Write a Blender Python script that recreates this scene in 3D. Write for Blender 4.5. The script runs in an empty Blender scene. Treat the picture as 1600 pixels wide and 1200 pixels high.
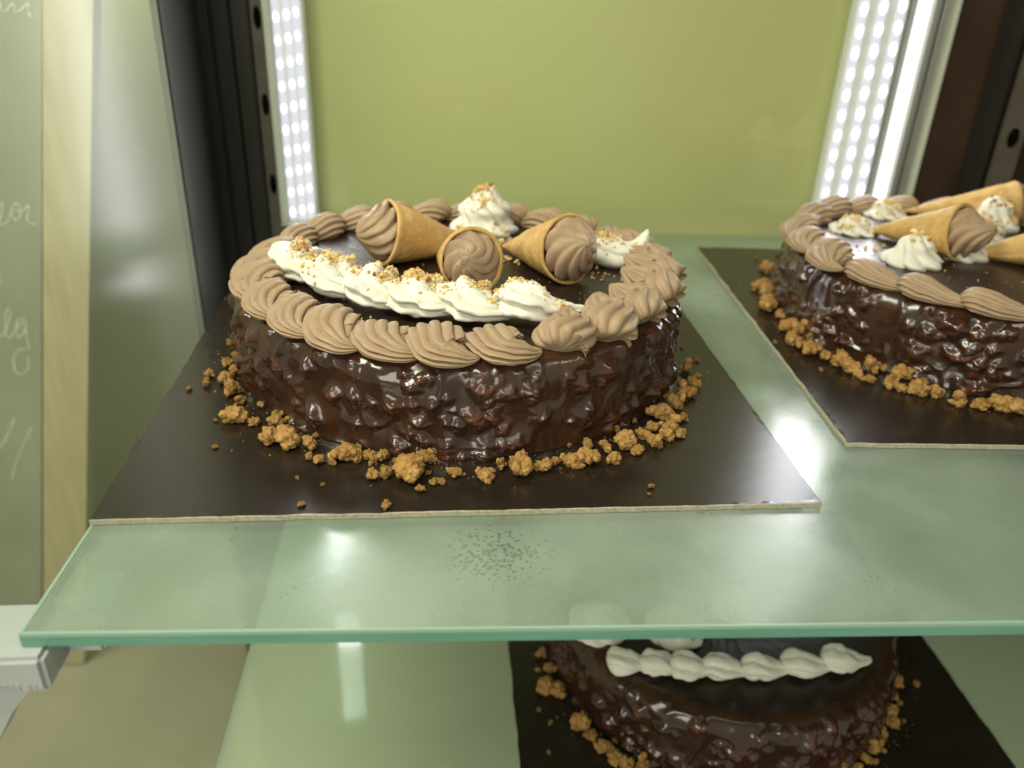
import bpy, bmesh, math, random
import numpy as np
from mathutils import Vector, Matrix
from mathutils.bvhtree import BVHTree

# ------------------------------------------------------------------ camera, world, lights, exposure
U = 0.205                       # one working unit = height of the lens above the upper shelf, in metres
SC = bpy.context.scene
COL = SC.collection
R = random.Random(7)
NR = np.random.default_rng(11)

cam_d = bpy.data.cameras.new('camera')
cam = bpy.data.objects.new('camera', cam_d)
COL.objects.link(cam)
cam_d.sensor_width = 36.0
cam_d.lens = 36.0 * 1276.32 / 1600.0
cam_d.clip_start = 0.005
cam_d.clip_end = 50.0
right = Vector((0.99643919, -0.07642878, 0.0356032))
down = Vector((-0.00315729, -0.45579345, -0.89007998))
fwd = Vector((0.08425543, 0.88679816, -0.45441176))
M = Matrix((right, -down, -fwd)).transposed().to_4x4()
M.translation = Vector((0, 0, 1.0)) * U
cam.matrix_world = M
cam_d.dof.use_dof = True
cam_d.dof.focus_distance = 1.82 * U
cam_d.dof.aperture_fstop = 7.0
SC.camera = cam

world = bpy.data.worlds.new('World')
SC.world = world
world.use_nodes = True
bg = world.node_tree.nodes['Background']
bg.inputs['Color'].default_value = (0.92, 0.93, 0.76, 1)
bg.inputs['Strength'].default_value = 0.50

SC.view_settings.view_transform = 'Standard'
SC.view_settings.look = 'None'
SC.view_settings.gamma = 1.0
SC.view_settings.exposure = -0.12
SC.render.engine = 'CYCLES'
SC.cycles.use_denoising = True
SC.cycles.max_bounces = 10
SC.cycles.transparent_max_bounces = 12
SC.cycles.caustics_reflective = False
SC.cycles.caustics_refractive = False
SC.cycles.sample_clamp_indirect = 4.0


def area(name, loc, target, sx, sy, watts, color):
    d = bpy.data.lights.new(name, 'AREA')
    d.shape = 'RECTANGLE'
    d.size = sx * U
    d.size_y = sy * U
    d.energy = watts
    d.color = color
    o = bpy.data.objects.new(name, d)
    COL.objects.link(o)
    o.location = Vector(loc) * U
    v = Vector(target) - Vector(loc)
    o.rotation_euler = v.to_track_quat('-Z', 'Y').to_euler()
    return o


area('canopy_lamp', (0.4, 0.55, 2.35), (0.4, 2.0, 0.2), 3.0, 0.35, 0.72, (1.0, 0.97, 0.76))  # unseen lamp assumed overhead, added to light the cakes from above
area('shop_window_light', (-2.6, -4.2, 3.0), (-0.2, 2.2, -0.2), 4.2, 2.8, 10.0, (1.0, 0.96, 0.80))  # assumed window behind the camera, out of view; area lamp added for front light
area('shop_ceiling_light', (-2.6, 1.0, 4.2), (-1.8, 3.6, -0.5), 2.6, 1.6, 19.0, (1.0, 0.97, 0.84))  # added fill lamp, brightens what lies outside the side glass
area('lamp_at_left_strip', (-0.50, 3.30, 0.85), (-0.46, 2.0, 0.85), 0.12, 2.2, 0.65, (0.96, 0.98, 1.0))
area('lamp_at_right_strip', (1.72, 3.28, 0.85), (1.66, 2.0, 0.85), 0.26, 2.2, 1.0, (0.96, 0.98, 1.0))


# ------------------------------------------------------------------ object helpers
def put(o, parent=None):
    COL.objects.link(o)
    if parent is not None:
        o.parent = parent
    return o


def tag(o, label=None, cat=None, group=None, kind=None):
    for k, v in (('label', label), ('category', cat), ('group', group), ('kind', kind)):
        if v:
            o[k] = v
    return o


BASE = {}


def thing(name, base, label, cat, group=None, rz=0.0):
    o = bpy.data.objects.new(name, None)
    o.empty_display_size = 0.02
    o.location = Vector(base) * U
    o.rotation_euler = (0, 0, rz)
    put(o)
    BASE[o.name] = np.array(base, float)
    return tag(o, label, cat, group)


def mesh(name, V, F, mats, base=(0, 0, 0), smooth=True, fm=None):
    V = (np.asarray(V, float) - np.asarray(base, float)) * U
    me = bpy.data.meshes.new(name)
    if isinstance(F, np.ndarray) and F.ndim == 2:
        n, k = F.shape
        me.vertices.add(len(V))
        me.vertices.foreach_set('co', V.astype(np.float32).ravel())
        me.loops.add(n * k)
        me.loops.foreach_set('vertex_index', F.astype(np.int32).ravel())
        me.polygons.add(n)
        me.polygons.foreach_set('loop_start', (np.arange(n) * k).astype(np.int32))
        me.polygons.foreach_set('loop_total', np.full(n, k, np.int32))
        me.update(calc_edges=True)
        me.validate()
    else:
        me.from_pydata([tuple(v) for v in V], [], [tuple(int(i) for i in f) for f in F])
        me.update()
    if not isinstance(mats, (list, tuple)):
        mats = [mats]
    for m in mats:
        me.materials.append(m)
    if fm is not None:
        me.polygons.foreach_set('material_index', np.asarray(fm, np.int32))
    me.polygons.foreach_set('use_smooth', np.full(len(me.polygons), smooth))
    return me


def root_base(o):
    while o.parent is not None:
        o = o.parent
    return BASE.get(o.name, np.zeros(3))


def part(name, V, F, mats, parent, smooth=True, fm=None):
    """one mesh object, given in world units, under a thing or a part"""
    b = root_base(parent)
    return put(bpy.data.objects.new(name, mesh(name, V, F, mats, b, smooth, fm)), parent)


def solo(name, V, F, mats, base, label=None, cat=None, group=None, kind=None, smooth=True, fm=None):
    o = bpy.data.objects.new(name, mesh(name, V, F, mats, base, smooth, fm))
    o.location = Vector(base) * U
    put(o)
    BASE[o.name] = np.array(base, float)
    return tag(o, label, cat, group, kind)


def inst(name, me, parent, pos, rz=0.0, scale=1.0, rot=None):
    """object sharing a mesh, placed at pos (world units) under an unrotated thing"""
    o = bpy.data.objects.new(name, me)
    b = root_base(parent) if parent is not None else np.zeros(3)
    o.location = Vector(np.asarray(pos, float) - b) * U
    o.rotation_euler = rot if rot is not None else (0, 0, rz)
    o.scale = (scale, scale, scale) if not hasattr(scale, '__len__') else scale
    return put(o, parent)


def box(x0, x1, y0, y1, z0, z1, bev=0.0):
    if bev <= 0:
        V = [(x, y, z) for z in (z0, z1) for y in (y0, y1) for x in (x0, x1)]
        F = [(0, 2, 3, 1), (4, 5, 7, 6), (0, 1, 5, 4), (2, 6, 7, 3), (0, 4, 6, 2), (1, 3, 7, 5)]
        return np.array(V, float), F
    bm = bmesh.new()
    bmesh.ops.create_cube(bm, size=1.0)
    for v in bm.verts:
        v.co = ((x0 + x1) / 2 + v.co.x * (x1 - x0), (y0 + y1) / 2 + v.co.y * (y1 - y0), (z0 + z1) / 2 + v.co.z * (z1 - z0))
    bmesh.ops.bevel(bm, geom=bm.edges[:], offset=bev, segments=2, affect='EDGES')
    bm.verts.index_update()
    V = np.array([v.co[:] for v in bm.verts])
    F = [[v.index for v in f.verts] for f in bm.faces]
    bm.free()
    return V, F


def join(*vf):
    VV, FF, n = [], [], 0
    for V, F in vf:
        VV.append(np.asarray(V, float))
        FF += [[int(i) + n for i in f] for f in F]
        n += len(V)
    return np.concatenate(VV), FF


# ------------------------------------------------------------------ numpy noise
def _hash(ix, iy, iz, seed):
    h = (ix.astype(np.int64) * 374761393 + iy.astype(np.int64) * 668265263 + iz.astype(np.int64) * 2147483647 + seed * 1274126177) & 0xffffffff
    h = ((h ^ (h >> 13)) * 1274126177) & 0xffffffff
    h = h ^ (h >> 16)
    return (h & 0xffff) / 32767.5 - 1.0


def vnoise(P, seed=0):
    P = np.asarray(P, float)
    i = np.floor(P)
    f = P - i
    w = f * f * f * (f * (f * 6 - 15) + 10)
    i = i.astype(np.int64)
    out = 0
    for dx in (0, 1):
        for dy in (0, 1):
            for dz in (0, 1):
                k = (w[:, 0] if dx else 1 - w[:, 0]) * (w[:, 1] if dy else 1 - w[:, 1]) * (w[:, 2] if dz else 1 - w[:, 2])
                out = out + k * _hash(i[:, 0] + dx, i[:, 1] + dy, i[:, 2] + dz, seed)
    return out


def fbm(P, octv=3, seed=0):
    P = np.asarray(P, float)
    a, s, t = 1.0, 0.0, 0.0
    for k in range(octv):
        s = s + a * vnoise(P, seed + 17 * k)
        t += a
        a *= 0.5
        P = P * 2.03 + 13.7
    return s / t


# ------------------------------------------------------------------ materials
def new_mat(name):
    m = bpy.data.materials.new(name)
    m.use_nodes = True
    nt = m.node_tree
    return m, nt, nt.nodes['Principled BSDF']


def noise_node(nt, scale, detail=4.0, rough=0.55, coord='Object', stretch=None):
    tc = nt.nodes.new('ShaderNodeTexCoord')
    n = nt.nodes.new('ShaderNodeTexNoise')
    n.inputs['Scale'].default_value = scale
    n.inputs['Detail'].default_value = detail
    n.inputs['Roughness'].default_value = rough
    if stretch:
        mp = nt.nodes.new('ShaderNodeMapping')
        mp.inputs['Scale'].default_value = stretch
        nt.links.new(tc.outputs[coord], mp.inputs['Vector'])
        nt.links.new(mp.outputs['Vector'], n.inputs['Vector'])
    else:
        nt.links.new(tc.outputs[coord], n.inputs['Vector'])
    return n


def ramp(nt, src, stops):
    r = nt.nodes.new('ShaderNodeValToRGB')
    while len(r.color_ramp.elements) < len(stops):
        r.color_ramp.elements.new(0.5)
    for e, (p, c) in zip(r.color_ramp.elements, stops):
        e.position = p
        e.color = (*c, 1) if len(c) == 3 else c
    nt.links.new(src, r.inputs['Fac'])
    return r


def bump(nt, src, strength, dist, normal_in):
    b = nt.nodes.new('ShaderNodeBump')
    b.inputs['Strength'].default_value = strength
    b.inputs['Distance'].default_value = dist
    nt.links.new(src, b.inputs['Height'])
    nt.links.new(b.outputs['Normal'], normal_in)
    return b


def pmat(name, c0, c1=None, scale=60.0, rough=0.5, spec=0.5, metal=0.0, bmp=0.0, bdist=0.0005, coat=0.0, coat_r=0.05,
         sss=0.0, sss_r=(0.3, 0.2, 0.1), sss_s=0.004, lo=0.35, hi=0.65, stretch=None, bscale=None, detail=4.0):
    m, nt, p = new_mat(name)
    p.inputs['Base Color'].default_value = (*c0, 1)
    p.inputs['Roughness'].default_value = rough
    p.inputs['Specular IOR Level'].default_value = spec
    p.inputs['Metallic'].default_value = metal
    p.inputs['Coat Weight'].default_value = coat
    p.inputs['Coat Roughness'].default_value = coat_r
    if sss:
        p.inputs['Subsurface Weight'].default_value = sss
        p.inputs['Subsurface Radius'].default_value = sss_r
        p.inputs['Subsurface Scale'].default_value = sss_s
    n = noise_node(nt, scale, detail, 0.6, stretch=stretch)
    if c1 is not None:
        r = ramp(nt, n.outputs['Fac'], [(lo, c0), (hi, c1)])
        nt.links.new(r.outputs['Color'], p.inputs['Base Color'])
    if bmp:
        nb = noise_node(nt, bscale, 3.0, 0.6, stretch=stretch) if bscale else n
        bump(nt, nb.outputs['Fac'], bmp, bdist, p.inputs['Normal'])
    return m


M_CREAM = pmat('chocolate_cream', (0.355, 0.245, 0.150), (0.41, 0.290, 0.182), 90, rough=0.5, spec=0.35, bmp=0.25, bdist=0.0003, bscale=900, sss=0.05, sss_r=(0.5, 0.3, 0.15), sss_s=0.0015)


def pit_shade_specks(m, scale, dark):
    """tiny burst air bubbles in piped cream"""
    nt = m.node_tree
    p = nt.nodes['Principled BSDF']
    L = nt.links.new
    src = p.inputs['Base Color'].links[0].from_socket
    tc = nt.nodes.new('ShaderNodeTexCoord')
    v = nt.nodes.new('ShaderNodeTexVoronoi')
    v.inputs['Scale'].default_value = scale
    L(tc.outputs['Object'], v.inputs['Vector'])
    sep = nt.nodes.new('ShaderNodeSeparateColor')
    L(v.outputs['Color'], sep.inputs[0])
    rad = nt.nodes.new('ShaderNodeMath')      # only some cells hold a bubble
    rad.operation = 'MULTIPLY_ADD'
    L(sep.outputs[0], rad.inputs[0])
    rad.inputs[1].default_value = 0.42
    rad.inputs[2].default_value = -0.25
    lt = nt.nodes.new('ShaderNodeMath')
    lt.operation = 'LESS_THAN'
    L(v.outputs['Distance'], lt.inputs[0])
    L(rad.outputs[0], lt.inputs[1])
    mx = nt.nodes.new('ShaderNodeMix')
    mx.data_type = 'RGBA'
    L(lt.outputs[0], mx.inputs[0])
    L(src, mx.inputs[6])
    mx.inputs[7].default_value = (*dark, 1)  # dark colour painted in for the shade inside each bubble
    L(mx.outputs[2], p.inputs['Base Color'])


pit_shade_specks(M_CREAM, 260, (0.16, 0.095, 0.055))
M_WHITE = pmat('whipped_cream', (0.74, 0.72, 0.61), (0.80, 0.78, 0.68), 60, rough=0.45, spec=0.4, bmp=0.15, bdist=0.0003, bscale=500, sss=0.25, sss_r=(0.6, 0.5, 0.35), sss_s=0.003)
M_WAFER = pmat('wafer', (0.46, 0.255, 0.07), (0.68, 0.45, 0.18), 75, rough=0.7, spec=0.2, bmp=0.8, bdist=0.0009, bscale=380, lo=0.28, hi=0.62, detail=7.0)
M_CRUMB = pmat('biscuit_crumb_stuff', (0.30, 0.155, 0.042), (0.55, 0.335, 0.12), 330, rough=0.85, spec=0.15, bmp=1.0, bdist=0.0012, bscale=1100, lo=0.3, hi=0.7)
M_NUT = pmat('chopped_nuts', (0.66, 0.42, 0.14), (0.80, 0.62, 0.31), 120, rough=0.6, spec=0.3, bmp=0.4, bdist=0.0004, bscale=900, lo=0.4, hi=0.6)
M_NUTSKIN = pmat('nut_skin', (0.16, 0.07, 0.025), (0.35, 0.18, 0.06), 300, rough=0.6, spec=0.3)
M_BOARD = pmat('black_board_paper', (0.016, 0.011, 0.007), (0.023, 0.015, 0.010), 30, rough=0.23, spec=0.55, bmp=0.12, bdist=0.0004, bscale=90, stretch=(1, 3, 1))
M_CARD = pmat('raw_cardboard', (0.36, 0.33, 0.24), (0.50, 0.46, 0.35), 500, rough=0.9, spec=0.1, bmp=0.6, bdist=0.0004)
M_BLACK = pmat('black_frame_metal', (0.022, 0.021, 0.017), (0.032, 0.030, 0.025), 40, rough=0.34, spec=0.5, stretch=(8, 8, 0.3))
M_HOLE = pmat('slot_darkness', (0.004, 0.004, 0.004), rough=0.9, spec=0.05)
M_RAIL = pmat('grey_rail', (0.11, 0.095, 0.075), (0.14, 0.125, 0.10), 40, rough=0.45, spec=0.5)
M_BROWN = pmat('dark_side_panel', (0.052, 0.030, 0.020), (0.070, 0.044, 0.028), 12, rough=0.22, spec=0.5)
M_ALU = pmat('aluminium', (0.55, 0.58, 0.52), (0.62, 0.64, 0.58), 30, rough=0.35, metal=0.7, stretch=(6, 6, 0.3))
M_PALE = pmat('pale_plastic_profile', (0.66, 0.69, 0.58), rough=0.5)
M_STRIP = pmat('white_strip_base', (0.82, 0.84, 0.82), rough=0.5)
M_PLASTIC = pmat('pale_grey_plastic', (0.38, 0.41, 0.395), (0.42, 0.45, 0.43), 25, rough=0.42, spec=0.4)
M_GREEN = pmat('green_sweet', (0.03, 0.42, 0.08), rough=0.4)
M_OLIVE = pmat('olive_paint', (0.44, 0.45, 0.20), (0.52, 0.53, 0.26), 6, rough=0.6)
M_SLATE = pmat('chalkboard_slate', (0.19, 0.20, 0.14), (0.28, 0.30, 0.22), 9, rough=0.7, lo=0.3, hi=0.7)
M_CHALK = pmat('chalk', (0.62, 0.62, 0.54), (0.34, 0.35, 0.28), 300, rough=0.95, spec=0.05)
M_BEIGE = pmat('pale_wood', (0.38, 0.33, 0.18), (0.46, 0.41, 0.24), 22, rough=0.6, stretch=(6, 6, 0.5))
M_TILE = pmat('brown_floor', (0.30, 0.275, 0.195), (0.37, 0.34, 0.25), 8, rough=0.5)
M_CFLOOR = pmat('olive_case_floor', (0.42, 0.45, 0.32), (0.50, 0.53, 0.39), 7, rough=0.25, spec=0.4)


def back_panel_mat():
    m, nt, p = new_mat('lime_panel')
    n = noise_node(nt, 5, 3, 0.5)
    r = ramp(nt, n.outputs['Fac'], [(0.3, (0.46, 0.49, 0.20)), (0.7, (0.50, 0.53, 0.225))])
    nt.links.new(r.outputs['Color'], p.inputs['Base Color'])
    p.inputs['Roughness'].default_value = 0.55
    p.inputs['Coat Weight'].default_value = 0.6
    p.inputs['Coat Roughness'].default_value = 0.04
    return m


M_LIME = back_panel_mat()


def chocolate_mat():
    m, nt, p = new_mat('chocolate_glaze')
    a = nt.nodes.new('ShaderNodeAttribute')
    a.attribute_name = 'nut'
    n = noise_node(nt, 45, 4, 0.6)
    r0 = ramp(nt, n.outputs['Fac'], [(0.35, (0.032, 0.0135, 0.0075)), (0.7, (0.056, 0.0245, 0.013))])
    mx = nt.nodes.new('ShaderNodeMix')
    mx.data_type = 'RGBA'
    nt.links.new(a.outputs['Fac'], mx.inputs[0])
    nt.links.new(r0.outputs['Color'], mx.inputs[6])
    mx.inputs[7].default_value = (0.13, 0.034, 0.012, 1)
    nt.links.new(mx.outputs[2], p.inputs['Base Color'])
    n2 = noise_node(nt, 30, 3, 0.6)
    r = ramp(nt, n2.outputs['Fac'], [(0.35, (0.10,) * 3), (0.70, (0.34,) * 3)])
    nt.links.new(r.outputs['Color'], p.inputs['Roughness'])
    p.inputs['Specular IOR Level'].default_value = 0.6
    p.inputs['Coat Weight'].default_value = 0.25
    p.inputs['Coat Roughness'].default_value = 0.12
    nb = noise_node(nt, 170, 3, 0.55)
    bump(nt, nb.outputs['Fac'], 0.13, 0.0012, p.inputs['Normal'])
    return m


M_CHOC = chocolate_mat()


def choc_top_mat():
    m, nt, p = new_mat('chocolate_top')
    n = noise_node(nt, 35, 4, 0.6)
    r0 = ramp(nt, n.outputs['Fac'], [(0.35, (0.018, 0.0095, 0.006)), (0.7, (0.030, 0.016, 0.010))])
    nt.links.new(r0.outputs['Color'], p.inputs['Base Color'])
    p.inputs['Roughness'].default_value = 0.36
    nb = noise_node(nt, 60, 4, 0.6)
    bump(nt, nb.outputs['Fac'], 0.35, 0.0012, p.inputs['Normal'])
    return m


M_CTOP = choc_top_mat()


def emit_mat(name, col, s):
    m = bpy.data.materials.new(name)
    m.use_nodes = True
    nt = m.node_tree
    nt.nodes.clear()
    e = nt.nodes.new('ShaderNodeEmission')
    e.inputs['Color'].default_value = (*col, 1)
    e.inputs['Strength'].default_value = s
    o = nt.nodes.new('ShaderNodeOutputMaterial')
    nt.links.new(e.outputs[0], o.inputs[0])
    return m


M_LED = emit_mat('led_light', (0.97, 0.98, 1.0), 2.3)
M_LEDG = emit_mat('led_light_greenish', (0.93, 1.0, 0.86), 1.7)
M_GLOW = emit_mat('led_strip_glow', (0.93, 0.95, 1.0), 0.92)
M_TUBE = emit_mat('lit_tube', (1.0, 1.0, 0.98), 1.7)


def glass_mat(name, tint, haze_col, haze, rough, ior=1.5, fog=None):
    """thin clear sheet: tinted see-through + a film of condensation + mirror reflection"""
    m = bpy.data.materials.new(name)
    m.use_nodes = True
    nt = m.node_tree
    nt.nodes.clear()
    L = nt.links.new
    tr = nt.nodes.new('ShaderNodeBsdfTransparent')
    tr.inputs['Color'].default_value = (*tint, 1)
    df = nt.nodes.new('ShaderNodeBsdfDiffuse')
    df.inputs['Color'].default_value = (*haze_col, 1)
    m1 = nt.nodes.new('ShaderNodeMixShader')
    m1.inputs[0].default_value = haze
    L(tr.outputs[0], m1.inputs[1])
    L(df.outputs[0], m1.inputs[2])
    gl = nt.nodes.new('ShaderNodeBsdfGlossy')
    gl.inputs['Roughness'].default_value = rough
    fr = nt.nodes.new('ShaderNodeFresnel')
    ge = nt.nodes.new('ShaderNodeNewGeometry')      # same reflectance for both sides of the sheet
    io = nt.nodes.new('ShaderNodeMath')
    io.operation = 'MULTIPLY_ADD'
    L(ge.outputs['Backfacing'], io.inputs[0])
    io.inputs[1].default_value = 1.0 / ior - ior
    io.inputs[2].default_value = ior
    L(io.outputs[0], fr.inputs['IOR'])
    m2 = nt.nodes.new('ShaderNodeMixShader')
    L(fr.outputs[0], m2.inputs[0])
    L(m1.outputs[0], m2.inputs[1])
    L(gl.outputs[0], m2.inputs[2])
    o = nt.nodes.new('ShaderNodeOutputMaterial')
    L(m2.outputs[0], o.inputs[0])
    if fog:
        fog(nt, m1.inputs[0], gl.inputs['Roughness'])
    return m


def shelf_fog(nt, haze_in, rough_in):
    """condensation: broad misty areas, wiped and dewy patches with clear droplets"""
    L = nt.links.new
    tc = nt.nodes.new('ShaderNodeTexCoord')
    n = nt.nodes.new('ShaderNodeTexNoise')
    n.inputs['Scale'].default_value = 11
    n.inputs['Detail'].default_value = 5
    L(tc.outputs['Object'], n.inputs['Vector'])
    r = ramp(nt, n.outputs['Fac'], [(0.35, (0.28,) * 3), (0.65, (0.56,) * 3)])
    v = nt.nodes.new('ShaderNodeTexVoronoi')
    v.inputs['Scale'].default_value = 520
    L(tc.outputs['Object'], v.inputs['Vector'])
    n3 = nt.nodes.new('ShaderNodeTexNoise')
    n3.inputs['Scale'].default_value = 24
    n3.inputs['Detail'].default_value = 3
    L(tc.outputs['Object'], n3.inputs['Vector'])
    area_m = ramp(nt, n3.outputs['Fac'], [(0.56, (0, 0, 0)), (0.70, (0.34,) * 3)])
    vm = nt.nodes.new('ShaderNodeVectorMath')      # one dewy patch just in front of the board
    vm.operation = 'DISTANCE'
    L(tc.outputs['Object'], vm.inputs[0])
    vm.inputs[1].default_value = (-0.182, 0.041, 0.0)
    pm = nt.nodes.new('ShaderNodeMapRange')
    pm.inputs[1].default_value = 0.008
    pm.inputs[2].default_value = 0.034
    pm.inputs[3].default_value = 0.46
    pm.inputs[4].default_value = 0.0
    L(vm.outputs['Value'], pm.inputs[0])
    am = nt.nodes.new('ShaderNodeMath')
    am.operation = 'MAXIMUM'
    L(area_m.outputs['Color'], am.inputs[0])
    L(pm.outputs[0], am.inputs[1])
    lt = nt.nodes.new('ShaderNodeMath')
    lt.operation = 'LESS_THAN'
    L(v.outputs['Distance'], lt.inputs[0])
    L(am.outputs[0], lt.inputs[1])
    k = nt.nodes.new('ShaderNodeMath')
    k.operation = 'MULTIPLY_ADD'
    L(lt.outputs[0], k.inputs[0])
    k.inputs[1].default_value = -0.24
    L(r.outputs['Color'], k.inputs[2])
    L(k.outputs[0], haze_in)
    r2 = ramp(nt, n.outputs['Fac'], [(0.35, (0.10,) * 3), (0.7, (0.34,) * 3)])
    L(r2.outputs['Color'], rough_in)


M_SHELF = glass_mat('misted_shelf_glass', (0.80, 0.91, 0.83), (0.40, 0.475, 0.39), 0.6, 0.1, ior=1.65, fog=shelf_fog)
M_LSHELF = glass_mat('lower_shelf_glass', (0.80, 0.90, 0.80), (0.53, 0.60, 0.42), 0.62, 0.06)
M_EDGE = pmat('polished_green_edge', (0.10, 0.27, 0.185), (0.14, 0.33, 0.24), 16, rough=0.12, spec=0.6, stretch=(1, 1, 10))
M_EDGELIP = pmat('pale_edge_lip', (0.29, 0.43, 0.33), rough=0.2, spec=0.6)
M_SIDE = glass_mat('side_glass', (0.95, 0.97, 0.92), (0.50, 0.52, 0.40), 0.22, 0.26, ior=1.12)  # pale haze colour paints the milky veil of reflections


# ------------------------------------------------------------------ the display case (setting first)
TOPZ = 0.24      # cake top above the shelf
LZ = -1.14       # top of the lower shelf

V, F = box(-5, 6, -1.0, 8, -2.36, -2.30)
solo('floor', V, F, M_TILE, (0, 0, -2.3), kind='structure', smooth=False)
V, F = box(-6, -0.98, 4.3, 4.4, -2.30, 3.0)
solo('shop_wall', V, F, M_OLIVE, (-2, 4.3, -2.3), kind='structure', smooth=False)

case = thing('display_case', (0.9, 2.2, -2.298), 'upright glass display case with a lime green back and black corner posts', 'display case')
part('base_plate', *box(-0.90, 2.70, 0.95, 3.52, -2.298, -2.24), M_CFLOOR, case, smooth=False)
part('back_panel', *box(-0.53, 1.655, 3.53, 3.57, -2.238, 3.0), M_LIME, case, smooth=False)
part('top_cover', *box(-0.925, 2.74, 0.95, 3.57, 3.002, 3.04), M_BLACK, case, smooth=False)  # unseen cover added to block light from above
part('side_glass', *box(-0.915, -0.90, 0.9, 2.93, -2.238, 3.0), M_SIDE, case, smooth=False)
# black corner: side stile, ridge, back stile
part('corner_post', *join(box(-0.925, -0.895, 2.932, 3.46, -2.238, 3.0, 0.006),
                          box(-0.895, -0.862, 3.36, 3.46, -2.238, 3.0, 0.012),
                          box(-0.862, -0.80, 3.43, 3.475, -2.238, 3.0, 0.006),
                          box(-0.792, -0.728, 3.435, 3.475, -2.238, 3.0, 0.006),
                          box(-0.92, -0.64, 3.476, 3.56, -2.238, 3.0)), M_BLACK, case, smooth=False)


def slotted_rail(x0, x1, y, zs, hw, hh, mat, hole):
    cx = (x0 + x1) / 2
    V, F = box(x0, x1, y, y + 0.02, -2.238, 3.0)
    r = part('slotted_rail', V, F, mat, case, smooth=False)
    for z in zs:
        n = 20
        ring = [(cx + hw * math.cos(t), y - 0.002, z + hh * math.sin(t)) for t in np.linspace(0, 2 * PI, n, endpoint=False)]
        back = [(cx + hw * 0.92 * math.cos(t), y + 0.012, z + hh * 0.94 * math.sin(t)) for t in np.linspace(0, 2 * PI, n, endpoint=False)]
        rim = [(cx + hw * 1.13 * math.cos(t), y - 0.0025, z + hh * 1.07 * math.sin(t)) for t in np.linspace(0, 2 * PI, n, endpoint=False)]
        front = [(p[0], y - 0.004, p[2]) for p in ring]
        VV = ring + rim
        FF = [(i, (i + 1) % n, n + (i + 1) % n, n + i) for i in range(n)] + [tuple(range(n))[::-1]]
        part('slot', VV, FF, [mat, hole], r, smooth=False, fm=[0] * n + [1])


PI = math.pi
slotted_rail(-0.722, -0.672, 3.45, [0.165 + 0.315 * k for k in range(-2, 8)], 0.014, 0.042, M_RAIL, M_HOLE)
slotted_rail(2.33, 2.43, 3.34, [0.17 + 0.268 * k for k in range(-2, 8)], 0.026, 0.042, M_RAIL, M_HOLE)
part('dark_back_board', *box(2.045, 2.70, 3.46, 3.5, -2.238, 3.0), M_BROWN, case, smooth=False)
part('side_wall', *box(2.70, 2.74, 0.95, 3.5, -2.238, 3.0), M_BROWN, case, smooth=False)
part('dark_stile', *box(2.26, 2.315, 3.36, 3.45, -2.238, 3.0, 0.008), M_BLACK, case, smooth=False)


# LED lamps: a strip each side; its three diode rows include built reflections
def diode_mesh(mat):
    bm = bmesh.new()
    bmesh.ops.create_uvsphere(bm, u_segments=10, v_segments=6, radius=1.0)
    bm.verts.index_update()
    V = np.array([v.co[:] for v in bm.verts]) * (0.0125, 0.008, 0.021)
    F = [[v.index for v in f.verts] for f in bm.faces]
    bm.free()
    return mesh('led', V, F, mat)


ME_LED, ME_LEDG = diode_mesh(M_LED), diode_mesh(M_LEDG)


def led_strip(xs, y, z0, z1, pitch, label, wide):
    t = thing('led_strip', (sum(xs) / len(xs), y, z0), label, 'light', 'lit strips at the back corners')
    w = wide
    part('housing', *box(xs[0] - w, xs[-1] + w, y + 0.012, y + 0.05, z0, z1), M_STRIP, t, smooth=False)
    for i, x in enumerate(xs):
        part('light_bar', *box(x - w * 0.62, x + w * 0.62, y + 0.004, y + 0.0115, z0 + 0.01, z1 - 0.01, 0.002), M_GLOW, t, smooth=False)
    k = 0
    z = z0 + pitch * 0.5
    while z < z1:
        for i, x in enumerate(xs):
            green = (i == 2 and x < 0.5) or (i == 0 and x > 0.5)
            inst('led', ME_LEDG if green else ME_LED, t, (x, y + 0.002, z + pitch * 0.12 * i), scale=w / 0.0235)
        z += pitch
    return t


led_strip((-0.624, -0.584, -0.548), 3.43, 0.012, 1.5, 0.083, 'lit strip of three rows of white LEDs by the left black post', 0.021)
led_strip((1.665, 1.742, 1.820), 3.43, 0.05, 1.5, 0.081, 'lit strip of three rows of white LEDs beside the bright tube', 0.030)
led_strip((-0.624, -0.584), 3.43, -1.12, -0.06, 0.083, 'lit LED strip in the lower compartment below the glass shelf', 0.021)
t = thing('channel_profile', (-0.655, 3.43, 0.012), 'narrow pale upright edging strip on the left of the left LED strip', 'profile')
part('edging', *box(-0.670, -0.648, 3.41, 3.46, 0.012, 3.0, 0.004), M_PALE, t, smooth=False)
part('foot', *box(-0.670, -0.515, 3.40, 3.46, 0.002, 0.011, 0.002), M_PALE, t, smooth=False)
t = thing('light_tube', (1.90, 3.42, 0.05), 'continuous bright white light tube in a metal channel at the right back', 'light')
n = 14
ring = [(1.902 + 0.027 * math.cos(a), 3.42 + 0.022 * math.sin(a)) for a in np.linspace(0, 2 * PI, n, endpoint=False)]
V = [(x, y, z) for z in (0.05, 2.4) for x, y in ring]
F = [(i, (i + 1) % n, n + (i + 1) % n, n + i) for i in range(n)] + [tuple(range(n))[::-1], tuple(range(n, 2 * n))]
part('tube', V, F, M_TUBE, t)
part('channel', *join(box(1.858, 1.870, 3.42, 3.50, 0.004, 3.0), box(1.935, 1.965, 3.40, 3.50, 0.004, 3.0, 0.004)), M_ALU, t, smooth=False)
part('dark_gap', *box(1.966, 1.985, 3.45, 3.50, 0.004, 3.0), M_BLACK, t, smooth=False)
part('outer_flange', *join(box(1.986, 2.024, 3.42, 3.50, 0.004, 3.0, 0.004)), M_ALU, t, smooth=False)
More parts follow.
